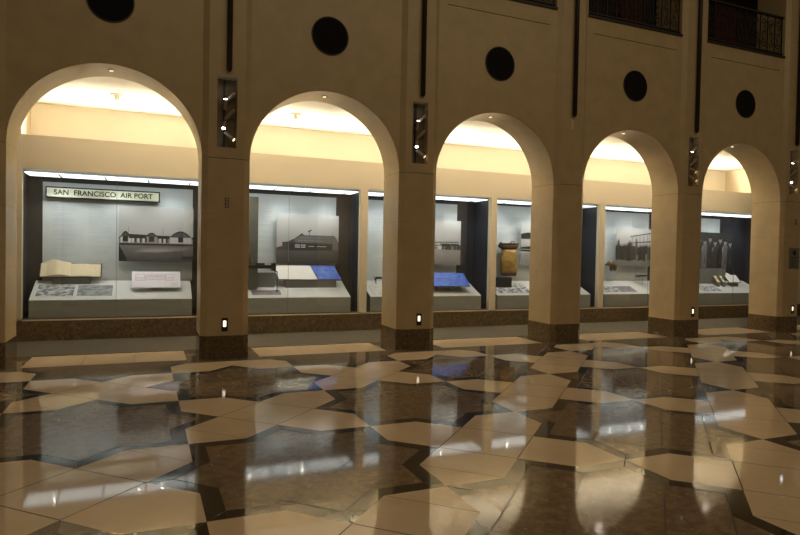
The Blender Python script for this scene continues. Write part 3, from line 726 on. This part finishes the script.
# ------------------------------------------------------------------ fittings on the facade
ROW = ['above the arch with the signboard case', 'above the arch with the hangar photograph', 'above the middle arch', 'above the fourth arch from the left', 'above the rightmost arch']
for k in range(5):
    x = (k-.5)*BAY; t = thing('round_grille', (x, 0, 5.01), 'round black grille in the wall '+ROW[k], 'grille', 'round grilles above the arches')
    n = 48; q = MB(); R1, R2 = .302, .285
    for a in range(n):
        t0, t1 = 2*PI*a/n, 2*PI*(a+1)/n
        P_ = lambda r_, th, y: (r_*math.cos(th), y, r_*math.sin(th))
        q.face([P_(R1, t0, -.012), P_(R1, t1, -.012), P_(R2, t1, -.012), P_(R2, t0, -.012)])
        q.face([P_(R1, t0, .0), P_(R1, t1, .0), P_(R1, t1, -.012), P_(R1, t0, -.012)])
        q.face([P_(R2, t0, -.012), P_(R2, t1, -.012), P_(R2, t1, -.002), P_(R2, t0, -.002)])
    q.build('rim', BLACK, t)
    q = MB(); q.face([(R2*math.cos(2*PI*a/n), -.003, R2*math.sin(2*PI*a/n)) for a in range(n)])
    q.build('perforated_disc', mat('perforated_black', (.008, .007, .009), .9, spec=.15, col2=(.014, .013, .016), scale=90, bump=.3), t)
PW = {-1: 'at the far left edge', 0: 'on the first pier from the left', 1: 'on the second pier from the left', 2: 'on the third pier', 3: 'on the fourth pier', 4: 'on the rightmost pier'}
for k in range(0, 5):
    x = k*BAY+.02
    t = thing('hanging_pole', (x, -PR-.045, 4.25), 'long dark vertical pole running up the wall '+PW[k], 'pole', 'dark poles above the piers')
    MB().tube([(0, 0, .0), (0, 0, TOPZ-4.3)], .040, 14).build('pole', POLE, t, smooth=True)
    MB().tube([(0, 0, .015), (0, 0, -.03)], .040, 14, r2=.018).build('end_cap', POLE, t)
    q = MB()
    for z in (.5, 2.3, 4.1): q.box(-.02, .03, z-.02, .02, .045, z+.02)
    q.build('wall_bracket', POLE, t)
tag(MB().box(2*BAY-.035, -PR-.006, 3.98, 2*BAY+.035, -PR, 4.19).build('blank_plate', mat('tan_plate', (.62, .50, .34), .4)), 'small pale blank plate below the pole on the third pier', 'plate')
HEADS = [((.11, 125), (.38, 80), 'd'), ((.03, 172), (-.09, 120), 'c'), ((.08, 225), (.35, 175), 'd'), ((.05, 240), (-.17, 280), 'c'), ((.05, 300), (.35, 338), 'w')]
for k in NICHE:
    x = k*BAY; t = thing('track_spotlights', (x, 0, NZ0), 'track of small spotlights in a tall niche '+PW[k], 'spotlight', 'spotlight niches in the piers')
    NH = NZ1-NZ0
    MB().box(-NX+.001, .085, .001, NX-.001, .099, NH-.001).build('niche_back', mat('niche_brown', (.20, .155, .10), .6), t)
    MB().box(-.045, .055, .02, -.015, .085, NH-.03).build('track', BLACK, t)
    for (px, py), (ex, ey), kind in HEADS:
        if k == 3 and kind == 'c' and py == 240: kind, ex, ey = 'w', .3, 270
        a = Vector((-.03+px*.284*.6, .02, NH-py/385*NH)); b = Vector((-.0+ex*.284, -.045, NH-ey/385*NH))
        h = MB().tube([a, b], .027, 14).tube([(-.03, .055, a.z), a], .009, 8).build('spot_head', mat('spot_body', (.38, .31, .22), .45, .2), t)
        dd = (b-a).normalized()
        MB().tube([b, b+dd*.004], .025, 14).build('lens', {'c': LENSC, 'w': LENSW, 'd': LENSD}[kind], h)
for k in (0, 1, 3, 4):
    x = k*BAY+(.0 if k < 2 else .1)
    if k == 1: x = k*BAY+.045
    t = thing('step_light', (x, -PR, .505), 'small recessed step light glowing low '+PW[k], 'light', 'step lights low on the piers')
    q = MB().box(-.045, -.006, -.10, -.022, 0, .10).box(.022, -.006, -.10, .045, 0, .10).box(-.022, -.006, .06, .022, 0, .10).box(-.022, -.006, -.10, .022, 0, -.03).build('faceplate', BLACK, t)
    MB().box(-.022, -.004, -.03, .022, -.001, .06).build('lens', STEPL, t)
SWT = thing('wall_switch', (.01, -PR, 2.31), 'small three-button metal switch plate on the first pier from the left', 'switch', 'switch plates')
MB().box(-.03, -.006, -.075, .03, 0, .075).build('plate', mat('bronze_plate', (.2, .14, .085), .4, .3), SWT, bevel=.002)
for z in (-.045, 0, .045): MB().tube([(0, -.006, z), (0, -.014, z)], .014, 10).build('button', mat('pale_button', (.55, .5, .42), .35), SWT)
SWT = thing('wall_switch', (4*BAY+.12, -PR, 2.50), 'small metal switch plate on the rightmost pier above the plaque', 'switch', 'switch plates')
MB().box(-.03, -.006, -.06, .03, 0, .06).build('plate', mat('bronze_plate', (.2, .14, .085)), SWT, bevel=.002)
MB().tube([(0, -.006, 0), (0, -.014, 0)], .014, 10).build('button', MATS['pale_button'], SWT)
t = thing('plaque', (4*BAY+.09, -PR, 1.67), 'small grey metal plaque with a round emblem on the rightmost pier', 'plaque')
MB().box(-.17, -.010, -.24, .17, 0, .24).build('plate', mat('grey_plate', (.2, .2, .19), .4, .4), t, bevel=.003)
q = MB(); q.tube([(0, -.010, .13), (0, -.013, .13)], .06, 20)
q.build('emblem', BLACK, t)
q = MB()
for z in range(7): q.box(-.12, -.0115, .02-.034*z, .12-.03*(z % 3), -.0102, .032-.034*z)
q.build('engraved_lines', BLACK, t)

# ------------------------------------------------------------------ balconies with wrought iron railings
IRON = mat('wrought_iron', (.016, .012, .013), .5)
BN = {3: 'above the middle arch, only its lower corner showing', 4: 'above the fourth arch from the left', 5: 'above the rightmost arch, fully in view'}
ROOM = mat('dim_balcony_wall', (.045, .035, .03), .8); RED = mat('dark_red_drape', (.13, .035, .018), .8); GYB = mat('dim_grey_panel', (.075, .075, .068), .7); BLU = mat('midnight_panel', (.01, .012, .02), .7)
q = MB()
for k in range(-1, 6):
    c = (k-.5)*BAY if k < 6 else 0
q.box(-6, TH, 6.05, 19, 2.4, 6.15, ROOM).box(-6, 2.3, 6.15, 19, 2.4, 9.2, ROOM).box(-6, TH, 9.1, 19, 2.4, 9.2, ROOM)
struct(q.build('wall_balcony_gallery'))
for k in (3, 4, 5):
    c = (k-1.5)*BAY+0*BAY; c = {3: 1.5, 4: 2.5, 5: 3.5}[k]*BAY
    t = thing('balcony_railing', (c, .06, 6.165), 'dark wrought iron balcony railing with scrollwork '+BN[k], 'railing', 'balcony railings')
    MB().box(-1.195, -.09, 0, 1.195, .10, .045).build('sill', POLE, t)
    MB().box(-1.195, -.025, .10, 1.195, .025, .125).build('bottom_rail', IRON, t)
    MB().box(-1.195, -.035, .90, 1.195, .035, .935).build('top_rail', IRON, t)
    NB = 10
    for j in range(NB+1):
        x = -1.17+2.34*j/NB
        MB().box(x-.009, -.009, .045, x+.009, .009, .90).build('baluster', IRON, t)
    for j in range(NB):
        x = -1.17+2.34*(j+.5)/NB; q = MB()
        def spiral(cx, cz, r0, turns, a0, sgn):
            return [(cx+sgn*(r0*(1-.72*u/24))*math.cos(a0+turns*2*PI*u/24), 0, cz+(r0*(1-.72*u/24))*math.sin(a0+turns*2*PI*u/24)) for u in range(25)]
        s_ = 1 if j % 2 else -1
        q.tube(spiral(x, .74, .085, 1.3, -PI/2, s_), .009, 6); q.tube(spiral(x, .27, .085, 1.3, PI/2, s_), .009, 6)
        q.tube([(x, 0, .655), (x+s_*.05, 0, .58), (x, 0, .505), (x-s_*.05, 0, .43), (x, 0, .355)], .009, 6)
        q.tube([(x-.06, 0, .505), (x, 0, .53), (x+.06, 0, .505)], .007, 6); q.build('scroll', IRON, t, smooth=True)
tag(MB().box(12.5, 2.15, 6.151, 13.25, 2.29, 8.4).build('dark_red_drape', RED), 'dark red drape deep behind the railing above the rightmost arch', 'drape')
tag(MB().box(14.25, 2.15, 6.151, 15.3, 2.29, 8.4).build('grey_screen', GYB), 'dim grey screen behind the right end of the rightmost balcony railing', 'screen')
tag(MB().box(9.35, 2.15, 6.151, 10.0, 2.29, 8.4).build('dark_red_curtain', RED), 'dark red curtain behind the railing above the fourth arch', 'curtain')
tag(MB().box(10.5, 2.15, 6.151, 11.5, 2.29, 8.4).build('dim_screen', GYB), 'dim grey panel behind the right end of the railing above the fourth arch', 'panel')
